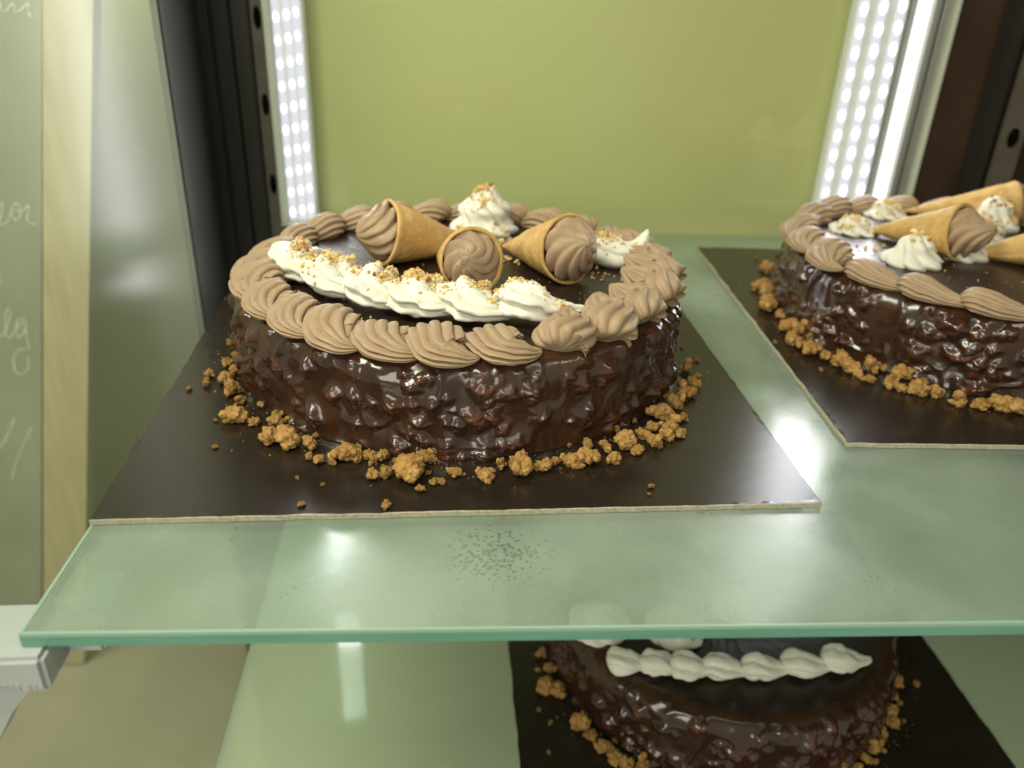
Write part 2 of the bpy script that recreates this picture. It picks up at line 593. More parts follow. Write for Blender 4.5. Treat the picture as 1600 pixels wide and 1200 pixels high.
part('pale_edging', *box(2.025, 2.044, 3.40, 3.50, 0.004, 3.0, 0.003), M_PALE, t, smooth=False)


# ------------------------------------------------------------------ glass shelves
def shelf(x0, x1, y0, y1, zt, th, mat, label, edge_x=True):
    t = thing('glass_shelf', ((x0 + x1) / 2, y0, zt), label, 'shelf', 'glass shelves')
    e = 0.006
    part('pane', *box(x0 + e, x1, y0 + e, y1, zt - th, zt), mat, t, smooth=False)
    part('polished_edge', *join(box(x0, x1, y0, y0 + e - 0.0006, zt - th, zt - 0.007),
                                box(x0, x0 + e - 0.0006, y0 + e, y1, zt - th, zt - 0.007)), M_EDGE, t, smooth=False)
    part('edge_lip', *join(box(x0, x1, y0 + 0.0003, y0 + e - 0.0006, zt - 0.0068, zt + 0.0005),
                           box(x0 + 0.0003, x0 + e - 0.0006, y0 + e, y1, zt - 0.0068, zt + 0.0005)), M_EDGELIP, t, smooth=False)
    return t


shelf(-0.694, 2.66, 1.020, 3.36, 0.0, 0.027, M_SHELF, 'misted glass shelf with a thick green edge across the middle, carrying two cakes').rotation_euler.z = -0.0235
shelf(-0.672, 2.68, 1.250, 3.40, LZ, 0.033, M_LSHELF, 'clear lower glass shelf under the single cake with white cream row')

# plastic shelf bracket at the left
t = thing('shelf_bracket', (-0.76, 1.05, -0.30), 'pale grey plastic shelf bracket with moulded digits under the left shelf corner', 'bracket')
part('clip_body', *box(-0.95, -0.653, 1.030, 1.17, -0.104, -0.029, 0.008), M_PLASTIC, t, smooth=False)
part('clip_jaw', *box(-0.650, -0.585, 1.10, 1.26, -0.085, -0.034, 0.006), M_PLASTIC, t, smooth=False)
P = [(-0.96, -0.105), (-0.69, -0.105), (-0.735, -0.165), (-0.79, -0.262), (-0.86, -0.34), (-0.96, -0.40)]
V = [(x, y, z) for y in (1.045, 1.12) for x, z in P]
k = len(P)
F = [tuple(range(k))[::-1], tuple(range(k, 2 * k))] + [(i, (i + 1) % k, k + (i + 1) % k, k + i) for i in range(k)]
part('arm', V, F, M_PLASTIC, t, smooth=False)
cu = bpy.data.curves.new('moulded_digits', 'FONT')
cu.body = '96962 24'
cu.size = 0.019 * U
cu.extrude = 0.0012 * U
cu.space_character = 1.05
to = bpy.data.objects.new('moulded_digits', cu)
COL.objects.link(to)
dg = bpy.context.evaluated_depsgraph_get()
me = bpy.data.meshes.new_from_object(to.evaluated_get(dg))
bpy.data.objects.remove(to)
me.name = 'moulded_digits'
me.materials.clear()
me.materials.append(M_PLASTIC)
o = bpy.data.objects.new('moulded_digits', me)
put(o, t)
o.rotation_euler = (PI / 2, 0, 0)
o.location = Vector(np.array((-0.744, 1.0295, -0.094)) - BASE[t.name]) * U

# chalkboard and leaning plank outside the side glass, built in place of reflections
sl = -0.213
t = thing('chalkboard', (-2.2, 3.3, -2.298), 'slate chalkboard with looping white handwriting seen through the left side glass', 'chalkboard')
P = [(-3.3, -2.29), (-1.40 + sl * (0.838 + 2.29) - 0.01, -2.29), (-1.395 + sl * (0.838 - 1.7), 1.7), (-3.3, 1.7)]
V = [(x, y, z) for y in (3.28, 3.33) for x, z in P]
F = [(3, 2, 1, 0), (4, 5, 6, 7)] + [(i, (i + 1) % 4, 4 + (i + 1) % 4, 4 + i) for i in range(4)]
part('slate', V, F, M_SLATE, t, smooth=False)


def chalk(strokes):
    vf = []
    for s in strokes:
        s = np.array(s, float)
        d = np.linspace(0, len(s) - 1, (len(s) - 1) * 6 + 1)
        i = np.clip(d.astype(int), 0, len(s) - 2)
        f = (d - i)[:, None]
        p0, p1, p2, p3 = s[np.maximum(i - 1, 0)], s[i], s[i + 1], s[np.minimum(i + 2, len(s) - 1)]
        q = 0.5 * (2 * p1 + (p2 - p0) * f + (2 * p0 - 5 * p1 + 4 * p2 - p3) * f ** 2 + (3 * p1 - p0 - 3 * p2 + p3) * f ** 3)
        X = -1.548 + 0.00217 * q[:, 0] - 0.0006 * q[:, 1]
        Z = 0.833 - 0.00265 * q[:, 1]
        tx, tz = np.gradient(X), np.gradient(Z)
        L = np.hypot(tx, tz) + 1e-9
        w = 0.0034
        nx, nz = -tz / L * w, tx / L * w
        n = len(X)
        V = [(X[j] + nx[j] * a, 3.2785 - (0.0005 if abs(a) < 0.5 else 0), Z[j] + nz[j] * a) for j in range(n) for a in (-1, 0, 1)]
        F = [(3 * j + a, 3 * j + a + 1, 3 * j + a + 4, 3 * j + a + 3) for j in range(n - 1) for a in (0, 1)]
        vf.append((np.array(V), F))
    return join(*vf)


part('chalk_letters', *chalk([
    [(-6, 8), (4, 2), (6, 12), (14, 13), (24, 3), (28, 14), (38, 10), (48, 3), (50, 18), (64, 12)],
    [(-14, 288), (-2, 300), (6, 272), (-4, 278), (2, 302), (16, 296), (22, 276), (32, 272), (36, 288), (27, 296), (22, 280), (38, 282), (50, 274), (48, 296), (62, 302)],
    [(-8, 486), (6, 478), (18, 446), (12, 438), (8, 462), (14, 486), (26, 474), (42, 456), (34, 452), (27, 470), (34, 486), (44, 470), (46, 458), (47, 486), (52, 505)],
    [(44, 508), (34, 506), (24, 520), (26, 544), (38, 550), (50, 540), (50, 520)],
    [(-4, 690), (10, 664), (24, 632), (22, 640), (6, 676)],
    [(18, 752), (30, 712), (48, 668), (56, 650), (54, 672)],
    [(0, 388), (-4, 396), (3, 393)]]), M_CHALK, t, smooth=False)
P = [(-1.39 + sl * (0.838 + 2.29), -2.29), (-1.19 + sl * (0.838 + 2.29), -2.29), (-1.225 + sl * (0.838 - 1.7), 1.7), (-1.385 + sl * (0.838 - 1.7), 1.7)]
V = [(x, y, z) for y in (3.26, 3.34) for x, z in P]
solo('wooden_plank', V, F, M_BEIGE, (-1.95, 3.3, -2.29), 'pale wooden plank leaning beside the chalkboard outside the left side glass', 'plank', smooth=False)  # plank stands in for a beige strip reflected in the front glass


# ------------------------------------------------------------------ cake boards
def cake_board(c, side, rz, z, seed, label):
    th = 0.014
    rs = np.random.default_rng(seed)
    n = 90
    e = np.linspace(-1, 1, n, endpoint=False)
    per = np.concatenate([np.c_[e, -np.ones(n)], np.c_[np.ones(n), e], np.c_[-e, np.ones(n)], np.c_[-np.ones(n), -e]]) * side / 2
    nor = np.concatenate([np.tile(v, (n, 1)) for v in ((0, -1), (1, 0), (0, 1), (-1, 0))])
    N = 4 * n
    j1 = np.convolve(rs.normal(0, 0.0022, N), np.ones(3) / 3, 'same')[:, None]
    j2 = np.abs(rs.normal(0, 0.0005, N)) * (rs.random(N) < 0.35)
    ca, sa = math.cos(rz), math.sin(rz)
    Rm = np.array([[ca, -sa], [sa, ca]])
    top = (per - nor * 0.0012 + nor * j1 * 0.8) @ Rm.T + c
    bot = (per + nor * j1 * 0.5) @ Rm.T + c
    t = thing('cake_board', (c[0], c[1], z), label, 'cake board', 'square black cake boards')
    zt = z + th
    inn = (per * 0.985) @ Rm.T + c
    V = np.concatenate([np.c_[top, np.full(N, zt) + j2], np.c_[inn, np.full(N, zt)]])
    F = [(i, (i + 1) % N, N + (i + 1) % N, N + i) for i in range(N)] + [tuple(range(N, 2 * N))]
    part('black_top_sheet', V, F, M_BOARD, t, smooth=False)
    V = np.concatenate([np.c_[bot, np.full(N, z + 0.0015)], np.c_[bot, np.full(N, zt - 0.002)], np.c_[top, np.full(N, zt - 0.0003) + j2], [[c[0], c[1], z + 0.0015]]])
    F = [(i, (i + 1) % N, N + (i + 1) % N, N + i) for i in range(N)] + [(N + i, N + (i + 1) % N, 2 * N + (i + 1) % N, 2 * N + i) for i in range(N)] + [((i + 1) % N, i, 3 * N) for i in range(N)]
    part('card_core', V, F, M_CARD, t, smooth=False)
    return t


cake_board((0.047, 2.103), 1.486, 0.012, 0.0, 1, 'square black cake board with both front corners showing on the middle shelf')
cake_board((1.763, 2.343), 1.533, -0.042, 0.0, 2, 'square black cake board under the right cake, cut off by the photo edge')
cake_board((0.985, 2.13), 1.52, 0.0, LZ, 3, 'square black cake board on the lower shelf under the glass edge')


# ------------------------------------------------------------------ chocolate cakes
def chocolate_body(c, r, z0, zt, N, M, seed, nuts, parent):
    """glazed side and top as one grid: lathe profile pushed out by glaze flow and nut lumps"""
    rs = np.random.default_rng(seed)
    h = zt - z0
    fil = 0.060
    a = np.linspace(0, 1, int(M * 0.62))
    side = np.c_[np.full(len(a), r) + 0.012 * (1 - a) ** 6, a * (h - fil)]
    b = np.linspace(0, PI / 2, int(M * 0.16))[1:]
    rim = np.c_[r - fil + fil * np.cos(b), h - fil + fil * np.sin(b)]
    tt = np.linspace(0, 1, M - len(side) - len(rim) + 1)[1:] ** 0.8
    top = np.c_[(r - fil) * (1 - tt * 0.9995), np.full(len(tt), h)]
    prof = np.concatenate([side, rim, top])
    tan = np.gradient(prof, axis=0)
    tan /= np.linalg.norm(tan, axis=1, keepdims=True) + 1e-9
    nrm = np.c_[tan[:, 1], -tan[:, 0]]
    s = np.concatenate([[0], np.cumsum(np.linalg.norm(np.diff(prof, axis=0), axis=1))])
    th = np.linspace(0, 2 * PI, N, endpoint=False)
    TH, S = np.meshgrid(th, s, indexing='ij')
    PRr = np.tile(prof[:, 0], (N, 1))
    PRz = np.tile(prof[:, 1], (N, 1))
    X = np.cos(TH) * r
    Y = np.sin(TH) * r
    Q = np.stack([X.ravel(), Y.ravel(), S.ravel()], 1)
    flow = fbm(Q * (7, 7, 5), 3, seed) * 0.013 + fbm(Q * (18, 18, 12), 2, seed + 3) * 0.0022
    rid = 1 - np.abs(fbm(Q * (11, 11, 9) + 0.3 * fbm(Q * 6, 2, seed + 8)[:, None], 2, seed + 5))
    flow += np.clip(rid - 0.80, 0, 1) * 0.026
    flow = flow.reshape(N, len(s))
    D = np.zeros_like(flow)
    NUT = np.zeros_like(flow)
    smax = h - 0.02
    du = 2 * PI * r / N
    for k in range(nuts):
        if k % 4 == 0:
            cl_t, cl_s = rs.random() * 2 * PI, rs.random() ** 0.9 * smax
        t0 = cl_t + rs.normal(0, 0.075)
        s0 = np.clip(cl_s + rs.normal(0, 0.04), 0.0, smax)
        sz = rs.uniform(0.010, 0.026)
        el = rs.uniform(0.6, 1.0)
        ro = rs.uniform(0, PI)
        hh = sz * rs.uniform(0.5, 0.95)
        w = int(sz * 1.9 / du) + 2
        i0 = int(round(t0 / (2 * PI) * N))
        I = np.arange(i0 - w, i0 + w + 1)
        J = np.where(np.abs(s - s0) < sz * 1.9)[0]
        if len(J) == 0:
            continue
        uu = (I * 2 * PI / N - t0)[:, None] * r
        vv = (s[J] - s0)[None, :]
        p = (uu * math.cos(ro) + vv * math.sin(ro)) / sz
        q = (-uu * math.sin(ro) + vv * math.cos(ro)) / (sz * el)
        pw = rs.uniform(1.5, 2.6)
        d = (np.abs(p) ** pw + np.abs(q) ** pw) ** (1 / pw) + 0.12 * np.sin(4 * np.arctan2(q, p) + k)
        bmp = hh / (1 + np.exp((d - 0.80) * 4.2))
        ii = I % N
        old = D[np.ix_(ii, J)]
        D[np.ix_(ii, J)] = np.maximum(old, bmp) + 0.25 * np.minimum(old, bmp)
        NUT[np.ix_(ii, J)] = np.maximum(NUT[np.ix_(ii, J)], np.clip(1.05 - d, 0, 1) * rs.choice([0.1, 0.35, 0.9], p=[0.55, 0.30, 0.15]))
    ws = 1 / (1 + np.exp((S - h + 0.0) * 40))
    D = (D + flow) * (0.10 + 0.90 * ws)
    RR = PRr + nrm[None, :, 0] * D
    ZZ = PRz + nrm[None, :, 1] * D
    ZZ[:, 0] = 0
    V = np.stack([c[0] + RR * np.cos(TH), c[1] + RR * np.sin(TH), z0 + ZZ], -1).reshape(-1, 3)
    K = len(s)
    ii, jj = np.meshgrid(np.arange(N), np.arange(K - 1), indexing='ij')
    F = np.stack([ii * K + jj, ((ii + 1) % N) * K + jj, ((ii + 1) % N) * K + jj + 1, ii * K + jj + 1], -1).reshape(-1, 4)
    fm = (jj >= len(side) + len(rim) - 1).astype(int).ravel()
    o = part('glazed_cake', V, F, [M_CHOC, M_CTOP], parent, True, fm)
    at = o.data.attributes.new('nut', 'FLOAT', 'POINT')
    at.data.foreach_set('value', (NUT * ws).astype(np.float32).ravel())
    return V, F


def cr(P, n):
    P = np.asarray(P, float)
    d = np.linspace(0, len(P) - 1, n)
    i = np.clip(d.astype(int), 0, len(P) - 2)
    f = (d - i)[:, None]
    p0, p1, p2, p3 = P[np.maximum(i - 1, 0)], P[i], P[i + 1], P[np.minimum(i + 2, len(P) - 1)]
    return 0.5 * (2 * p1 + (p2 - p0) * f + (2 * p0 - 5 * p1 + 4 * p2 - p3) * f ** 2 + (3 * p1 - p0 - 3 * p2 + p3) * f ** 3)


def piped(path, rad, lobes, depth, twist, nr=36, ns=80, flat=0.8, seed=0, head=0.3, rough=0.0015, phase=0.0, sharp=0.75):
    """piped cream: a star-shaped section swept along a path, rounded head, drawn-out tail"""
    C = cr(path, nr)
    u = np.linspace(0, 1, nr)
    rr = np.interp(u, np.linspace(0, 1, len(rad)), rad)
    rr = np.convolve(np.pad(rr, 2, 'edge'), np.ones(5) / 5, 'valid')
    hd = np.clip(u / head, 0, 1)
    rr *= np.sqrt(np.clip(1 - (1 - hd) ** 2, 0.0004, 1))
    T = np.gradient(C, axis=0)
    T /= np.linalg.norm(T, axis=1, keepdims=True) + 1e-9
    up = np.array([0, 0, 1.0])
    S = np.cross(T, up)
    S /= np.linalg.norm(S, axis=1, keepdims=True) + 1e-9
    B = np.cross(S, T)
    ph = np.linspace(0, 2 * PI, ns, endpoint=False)
    V = []
    for k in range(nr):
        lob = np.abs(np.cos(lobes * (ph + phase + twist * u[k]) / 2)) ** sharp
        r = rr[k] * (1 - depth + depth * lob)
        V.append(C[k] + S[k] * (r * np.cos(ph))[:, None] + B[k] * (r * np.sin(ph) * flat)[:, None])
    V = np.array(V).reshape(-1, 3)
    V += (fbm(V * 26 + seed * 3.1, 2, seed)[:, None]) * rough * 2.2 * np.array([1, 1, 0.8])
    ii, jj = np.meshgrid(np.arange(nr - 1), np.arange(ns), indexing='ij')
    F = np.stack([ii * ns + jj, ii * ns + (jj + 1) % ns, (ii + 1) * ns + (jj + 1) % ns, (ii + 1) * ns + jj], -1).reshape(-1, 4)
    n = len(V)
    V = np.concatenate([V, [C[0], C[-1] + T[-1] * 0.004]])
    F = [tuple(f) for f in F] + [(j, n, (j + 1) % ns) for j in range(ns)] + [((nr - 1) * ns + (j + 1) % ns, n + 1, (nr - 1) * ns + j) for j in range(ns)]
    return V, [f[::-1] for f in F]


def dollop(Rd, H, lobes, depth, twist, tiers=2.5, curl=(0.02, 0.0), nr=40, ns=96, seed=0, power=0.8, base=0.86, sharp=0.7, tier_amp=0.10):
    u = np.linspace(0, 1, nr)
    prof = (base + (1 - base) * np.clip(u / 0.18, 0, 1)) * (1 - u) ** power * (1 + tier_amp * np.sin(tiers * 2 * PI * u)) + 0.001
    ph = np.linspace(0, 2 * PI, ns, endpoint=False)
    V = []
    for k in range(nr):
        lob = np.abs(np.cos(lobes * (ph + twist * u[k]) / 2)) ** sharp
        r = Rd * prof[k] * (1 - depth + depth * lob)
        cu = np.clip((u[k] - 0.6) / 0.4, 0, 1) ** 2
        V.append(np.c_[r * np.cos(ph) + curl[0] * cu, r * np.sin(ph) + curl[1] * cu, np.full(ns, H * u[k])])
    V = np.array(V).reshape(-1, 3)
    V += fbm(V * 22 + seed * 1.7, 2, seed)[:, None] * 0.005
    ii, jj = np.meshgrid(np.arange(nr - 1), np.arange(ns), indexing='ij')
    F = np.stack([ii * ns + jj, ii * ns + (jj + 1) % ns, (ii + 1) * ns + (jj + 1) % ns, (ii + 1) * ns + jj], -1).reshape(-1, 4)
    n = len(V)
    V = np.concatenate([V, [[0, 0, 0], [curl[0], curl[1], H * 1.01]]])
    F = [tuple(f) for f in F] + [((j + 1) % ns, j, n) for j in range(ns)] + [((nr - 1) * ns + j, (nr - 1) * ns + (j + 1) % ns, n + 1) for j in range(ns)]
    return V, F


# shell variants: local x = along the rim (tail at +x), -y = outward, origin on the rim at cake-top height
def shell_mesh(kind, seed):
    rs = random.Random(seed)
    j = lambda s: rs.uniform(-s, s)
    if kind == 'fan':        # front and left: broad scallop fan
        path = [(-0.038 + j(.008), 0.048, 0.028), (-0.032, 0.014, 0.030 + j(.006)), (-0.010, -0.022 + j(.006), 0.018), (0.034, -0.034 + j(.008), 0.008), (0.076 + j(.006), -0.020 + j(.008), 0.004)]
        rad = (0.062 + j(.004), 0.075 + j(.005), 0.066, 0.042, 0.008)
        return piped(path, rad, 12, 0.33, 0.35 + j(.20), nr=48, ns=144, flat=0.55, seed=seed, head=0.14, phase=j(.3), sharp=0.62)
    if kind == 'swirl':      # right: tall S-twisted rosette with a drawn peak
        path = [(-0.030, -0.040, 0.006), (-0.020, -0.026 + j(.005), 0.018), (0.020, 0.0, 0.030), (0.030, 0.040, 0.042), (0.050 + j(.01), 0.080, 0.058)]
        rad = (0.060, 0.076 + j(.004), 0.066, 0.046, 0.006)
        return piped(path, rad, 11, 0.24, 1.15 + j(.2), nr=44, ns=96, flat=0.80, seed=seed, head=0.28, phase=j(.3))
    if kind == 'tear':       # second cake: flat tear-drop shells in a chain
        path = [(-0.070, 0.006, 0.004), (-0.045, 0.0, 0.020), (0.0, -0.006, 0.014), (0.060, -0.004, 0.004), (0.115, 0.0, 0.0)]
        rad = (0.046, 0.060 + j(.003), 0.058, 0.036, 0.014)
        return piped(path, rad, 13, 0.22, 0.35 + j(.15), nr=36, ns=104, flat=0.62, seed=seed, head=0.26, phase=j(.3))
    path = [(-0.062, 0.008, 0.012), (-0.035, 0.004, 0.030), (0.0, -0.004, 0.026), (0.055, -0.008, 0.010), (0.105, -0.004, 0.004)]
    rad = (0.046, 0.060 + j(.003), 0.056, 0.040, 0.014)
    return piped(path, rad, 12, 0.28, 0.7 + j(.2), nr=34, ns=96, flat=0.8, seed=seed, head=0.3, phase=j(.3))


SHELLS = {k: [mesh('cream_shell', *shell_mesh(k, s + 5), M_CREAM) for s in range(6)] for k in ('fan', 'swirl', 'tear', 'back')}


def ring_of_shells(cake, c, rr, z, n, a0, kind_of, sc=1.0):
    out = []
    for i in range(n):
        a = a0 + 2 * PI * i / n + R.uniform(-0.012, 0.012)
        k = kind_of(math.degrees(a) % 360)
        me = SHELLS[k][R.randrange(6)]
        s = sc * R.uniform(0.92, 1.07)
        o = inst('cream_shell', me, cake, (c[0] + rr * math.cos(a), c[1] + rr * math.sin(a), z + R.uniform(-0.004, 0.004)), rz=a + PI / 2 + R.uniform(-0.16, 0.16), scale=(s, s, s * (1.0 if k == 'swirl' else 0.84)))
        out.append(o)
    return out


def bvh_of(objs):
    VV, FF, n = [], [], 0
    for o in objs:
        Mx = Matrix.LocRotScale(o.location, o.rotation_euler, o.scale)
        p = o.parent
        if p is not None:
            Mx = Matrix.LocRotScale(p.location, p.rotation_euler, p.scale) @ Mx
        me = o.data
        co = np.empty(len(me.vertices) * 3, np.float32)
        me.vertices.foreach_get('co', co)
        co = co.reshape(-1, 3) @ np.array(Mx.to_3x3()).T + np.array(Mx.translation)
        VV += [tuple(v) for v in co / U]
        FF += [tuple(i + n for i in pl.vertices) for pl in me.polygons]
        n = len(VV)
    return BVHTree.FromPolygons(VV, FF)


def chip(rs, s):
    V = np.array([(1, 0, 0), (-1, 0, 0), (0, 1, 0), (0, -1, 0), (0, 0, 1), (0, 0, -1), (.6, .6, .5), (-.6, .5, -.5)], float)
    V = V * rs.uniform(0.5, 1.15, (8, 1)) * s * np.array([rs.uniform(.8, 1.5), rs.uniform(.6, 1.1), rs.uniform(.45, .8)])
    q = rs.normal(size=4)
    q /= np.linalg.norm(q)
    w, x, y, z = q
    Rm = np.array([[1 - 2 * (y * y + z * z), 2 * (x * y - z * w), 2 * (x * z + y * w)], [2 * (x * y + z * w), 1 - 2 * (x * x + z * z), 2 * (y * z - x * w)], [2 * (x * z - y * w), 2 * (y * z + x * w), 1 - 2 * (x * x + y * y)]])
    F = [(0, 2, 6), (2, 4, 6), (4, 0, 6), (0, 4, 3), (4, 1, 3), (4, 2, 1), (2, 7, 1), (1, 7, 5), (7, 2, 5), (2, 0, 5), (0, 3, 5), (3, 1, 5)]
    return V @ Rm.T, F


def scatter_nuts(name, spots, bvh, parent, seed, zt):
    """spots: (x, y, spread_x, spread_y, angle, count, size)"""
    rs = np.random.default_rng(seed)
    VV, FF, fm, n = [], [], [], 0
    for (x, y, sx, sy, an, cnt, sz) in spots:
        for k in range(cnt):
            p, q = rs.normal(0, 1, 2)
            p, q = np.clip(p, -2, 2) * sx, np.clip(q, -2, 2) * sy
            px, py = x + p * math.cos(an) - q * math.sin(an), y + p * math.sin(an) + q * math.cos(an)
            hit = bvh.ray_cast(Vector((px, py, zt + 0.5)), Vector((0, 0, -1)))
            if hit[0] is None or hit[1].z < 0.25:
                continue
            s = sz * rs.uniform(0.45, 1.25) * (1.7 if rs.random() < 0.07 else 1)
            V, F = chip(rs, s)
            V = V + np.array(hit[0]) + np.array([0, 0, s * 0.35])
            VV.append(V)
            FF += [[i + n for i in f] for f in F]
            fm += [1 if rs.random() < 0.10 else 0] * len(F)
            n += len(V)
    o = part(name, np.concatenate(VV), FF, [M_NUT, M_NUTSKIN], parent, False, fm)
    o['kind'] = 'stuff'
    return o


def place(VF, pos, axis=None, rz=0.0):
    V, F = VF
    V = np.asarray(V, float)
    if axis is not None:
        Rm = np.array(Vector(axis).normalized().to_track_quat('Z', 'Y').to_matrix())
        ca, sa = math.cos(rz), math.sin(rz)
        V = V @ np.array([[ca, -sa, 0], [sa, ca, 0], [0, 0, 1]]).T @ Rm.T
    else:
        ca, sa = math.cos(rz), math.sin(rz)
        V = V @ np.array([[ca, -sa, 0], [sa, ca, 0], [0, 0, 1]]).T
    return V + np.asarray(pos, float), F


def wafer_cone(mouth, apex, zt, Rm, label, seed, fill=True, curl=(0.0, 0.0), H=0.085, spin=0.0, group='filled wafer cones on the cakes'):
    """a rolled wafer cone lying on the cake, packed with swirled chocolate cream"""
    mouth, apex = np.array(mouth, float), np.array(apex, float)
    Lh = np.linalg.norm(apex - mouth)
    tilt = math.asin(min(0.95, Rm / Lh)) * 0.93
    mz = zt + Rm * math.cos(tilt) + 0.004
    mo = np.array([mouth[0], mouth[1], mz])
    ap = np.array([apex[0], apex[1], zt + 0.012])
    ax = ap - mo
    L = np.linalg.norm(ax)
    t = thing('wafer_cone', (mouth[0], mouth[1], zt), label, 'wafer cone', group)
    # shell: local z from mouth (0) to apex (L)
    ns, nr = 72, 26
    u = np.concatenate([np.linspace(0, 1, nr)])
    ph = np.linspace(0, 2 * PI, ns, endpoint=False)
    V, th = [], 0.006
    seam = lambda k, uu: ((ph + 0.9 * uu + seed) % (2 * PI)) / (2 * PI) * 0.007
    rows = [(-0.003, Rm - th * 0.7, 0), (-0.005, Rm - th * 0.35, 0.5), (-0.002, Rm + 0.001, 1)]
    for uu in u:
        rows.append((uu * L, (Rm * (1 - uu) ** 0.94 + 0.002) - 0.003 * math.exp(-((uu - 0.07) / 0.03) ** 2), 1))
    rows = [(L * 0.35, Rm * 0.55, 0), (0.03, Rm - th * 1.5, 0)] + rows
    for (z, r, s) in rows:
        rr = r + seam(0, max(z, 0) / L) * s * min(1, r / Rm * 1.3)
        V.append(np.c_[rr * np.cos(ph), rr * np.sin(ph), np.full(ns, z)])
    nr = len(V)
    V = np.array(V).reshape(-1, 3)
    V += fbm(V * 14 + seed, 2, seed)[:, None] * 0.0025
    ii, jj = np.meshgrid(np.arange(nr - 1), np.arange(ns), indexing='ij')
    F = np.stack([ii * ns + jj, (ii + 1) * ns + jj, (ii + 1) * ns + (jj + 1) % ns, ii * ns + (jj + 1) % ns], -1).reshape(-1, 4)
    n = len(V)
    V = np.concatenate([V, [[0, 0, L + 0.002]]])
    F = [tuple(f)[::-1] for f in F] + [((nr - 1) * ns + (j + 1) % ns, (nr - 1) * ns + j, n) for j in range(ns)]
    V, F = place((V, F), mo, ax)
    part('wafer_shell', V, F, M_WAFER, t)
    if fill:
        VF = dollop(Rm * 1.02, H, 8, 0.24, 1.7, tiers=1.0, curl=curl, seed=seed, power=0.52, base=0.90, nr=48, ns=112, tier_amp=0.04)
        V, F = place(VF, mo + ax / L * 0.005, -ax, spin)
        part('cream_filling', V, F, M_CREAM, t)
    return t


# ---- cake on the left of the middle shelf
C1, R1 = (0.052, 2.174), 0.603
cake1 = thing('chocolate_cake', (C1[0], C1[1], 0.015), 'whole round nutty chocolate cake topped with three cones and a nut covered white cream row', 'cake', 'chocolate cakes')
chocolate_body(C1, R1, 0.0155, TOPZ, 1000, 190, 21, 430, cake1)


def kind1(a):
    if 292 <= a <= 360 or a < 25:
        return 'swirl'
    if 25 <= a < 160:
        return 'back'
    return 'fan'


ring_of_shells(cake1, C1, R1 - 0.072, TOPZ - 0.002, 26, 0.06, kind1, 1.0)

# white cream row: overlapping wavy shells along a bow
RA, RM, RB = np.array([-0.365, 2.110]), np.array([-0.085, 1.885]), np.array([0.235, 1.825])


def bow(f):
    f = np.asarray(f, float)[..., None]
    c = 2 * RM - 0.5 * (RA + RB)
    return (1 - f) ** 2 * RA + 2 * f * (1 - f) * c + f ** 2 * RB, 2 * (1 - f) * (c - RA) + 2 * f * (RB - c)


whites = []
for i in range(6):
    p, d = bow(i / 5.0 * 0.96)
    ang = math.atan2(d[1], d[0])
    rs = random.Random(40 + i)
    path = [(-0.052, 0.044, 0.022), (-0.044, 0.018, 0.046), (-0.012, -0.016, 0.044 + rs.uniform(-.004, .006)), (0.040, -0.020, 0.030), (0.092, 0.004, 0.016)]
    if i == 5:
        path = [(-0.065, 0.030, 0.020), (-0.040, 0.014, 0.048), (0.0, -0.006, 0.050), (0.050, -0.004, 0.036), (0.135, 0.012, 0.018)]
    VF = piped(path, (0.060, 0.080 + rs.uniform(-.006, .006), 0.076, 0.052, 0.010), 6, 0.34, 0.9 + rs.uniform(-.2, .2), nr=48, ns=96, flat=0.56, seed=60 + i, head=0.34, phase=rs.uniform(0, 0.5), sharp=1.0, rough=0.004)
    V, F = place(VF, (p[0], p[1], TOPZ + 0.004), None, ang + rs.uniform(-.18, .18))
    whites.append(part('white_cream_shell', V, F, M_WHITE, cake1))
V, F = place(dollop(0.112, 0.150, 8, 0.24, 1.6, tiers=2.2, curl=(0.004, 0.0), seed=70, power=0.52, base=0.9), (0.134, 2.560, TOPZ - 0.004))
whites.append(part('white_cream_dollop', V, F, M_WHITE, cake1))
V, F = piped([(0.43, 2.30, TOPZ + 0.02), (0.46, 2.27, TOPZ + 0.036), (0.515, 2.240, TOPZ + 0.030), (0.560, 2.245, TOPZ + 0.050), (0.592, 2.27, TOPZ + 0.095)], (0.05, 0.066, 0.056, 0.032, 0.004), 5, 0.22, 0.7, nr=40, ns=80, flat=0.8, seed=71, head=0.3, sharp=0.8)
whites.append(part('white_cream_dollop', V, F, M_WHITE, cake1))
top1 = bvh_of(whites + [o for o in cake1.children if o.name.startswith('glazed_cake')])
spots = []
for i in range(13):
    p, d = bow(i / 12.0)
    an = math.atan2(d[1], d[0])
    n_ = np.array([-d[1], d[0]]) / np.linalg.norm(d)
    q = p + n_ * 0.022
    rs = random.Random(300 + i)
    for c_ in range(5):
        spots.append((q[0] + rs.gauss(0, 0.022), q[1] + rs.gauss(0, 0.022), 0.012, 0.010, an, rs.choice((16, 36, 64)) if i < 7 else rs.choice((3, 12, 34)), 0.0056))
    if i % 2 == 0:
        spots.append((p[0] - n_[0] * 0.03, p[1] - n_[1] * 0.03, 0.030, 0.012, an, 16, 0.0056))
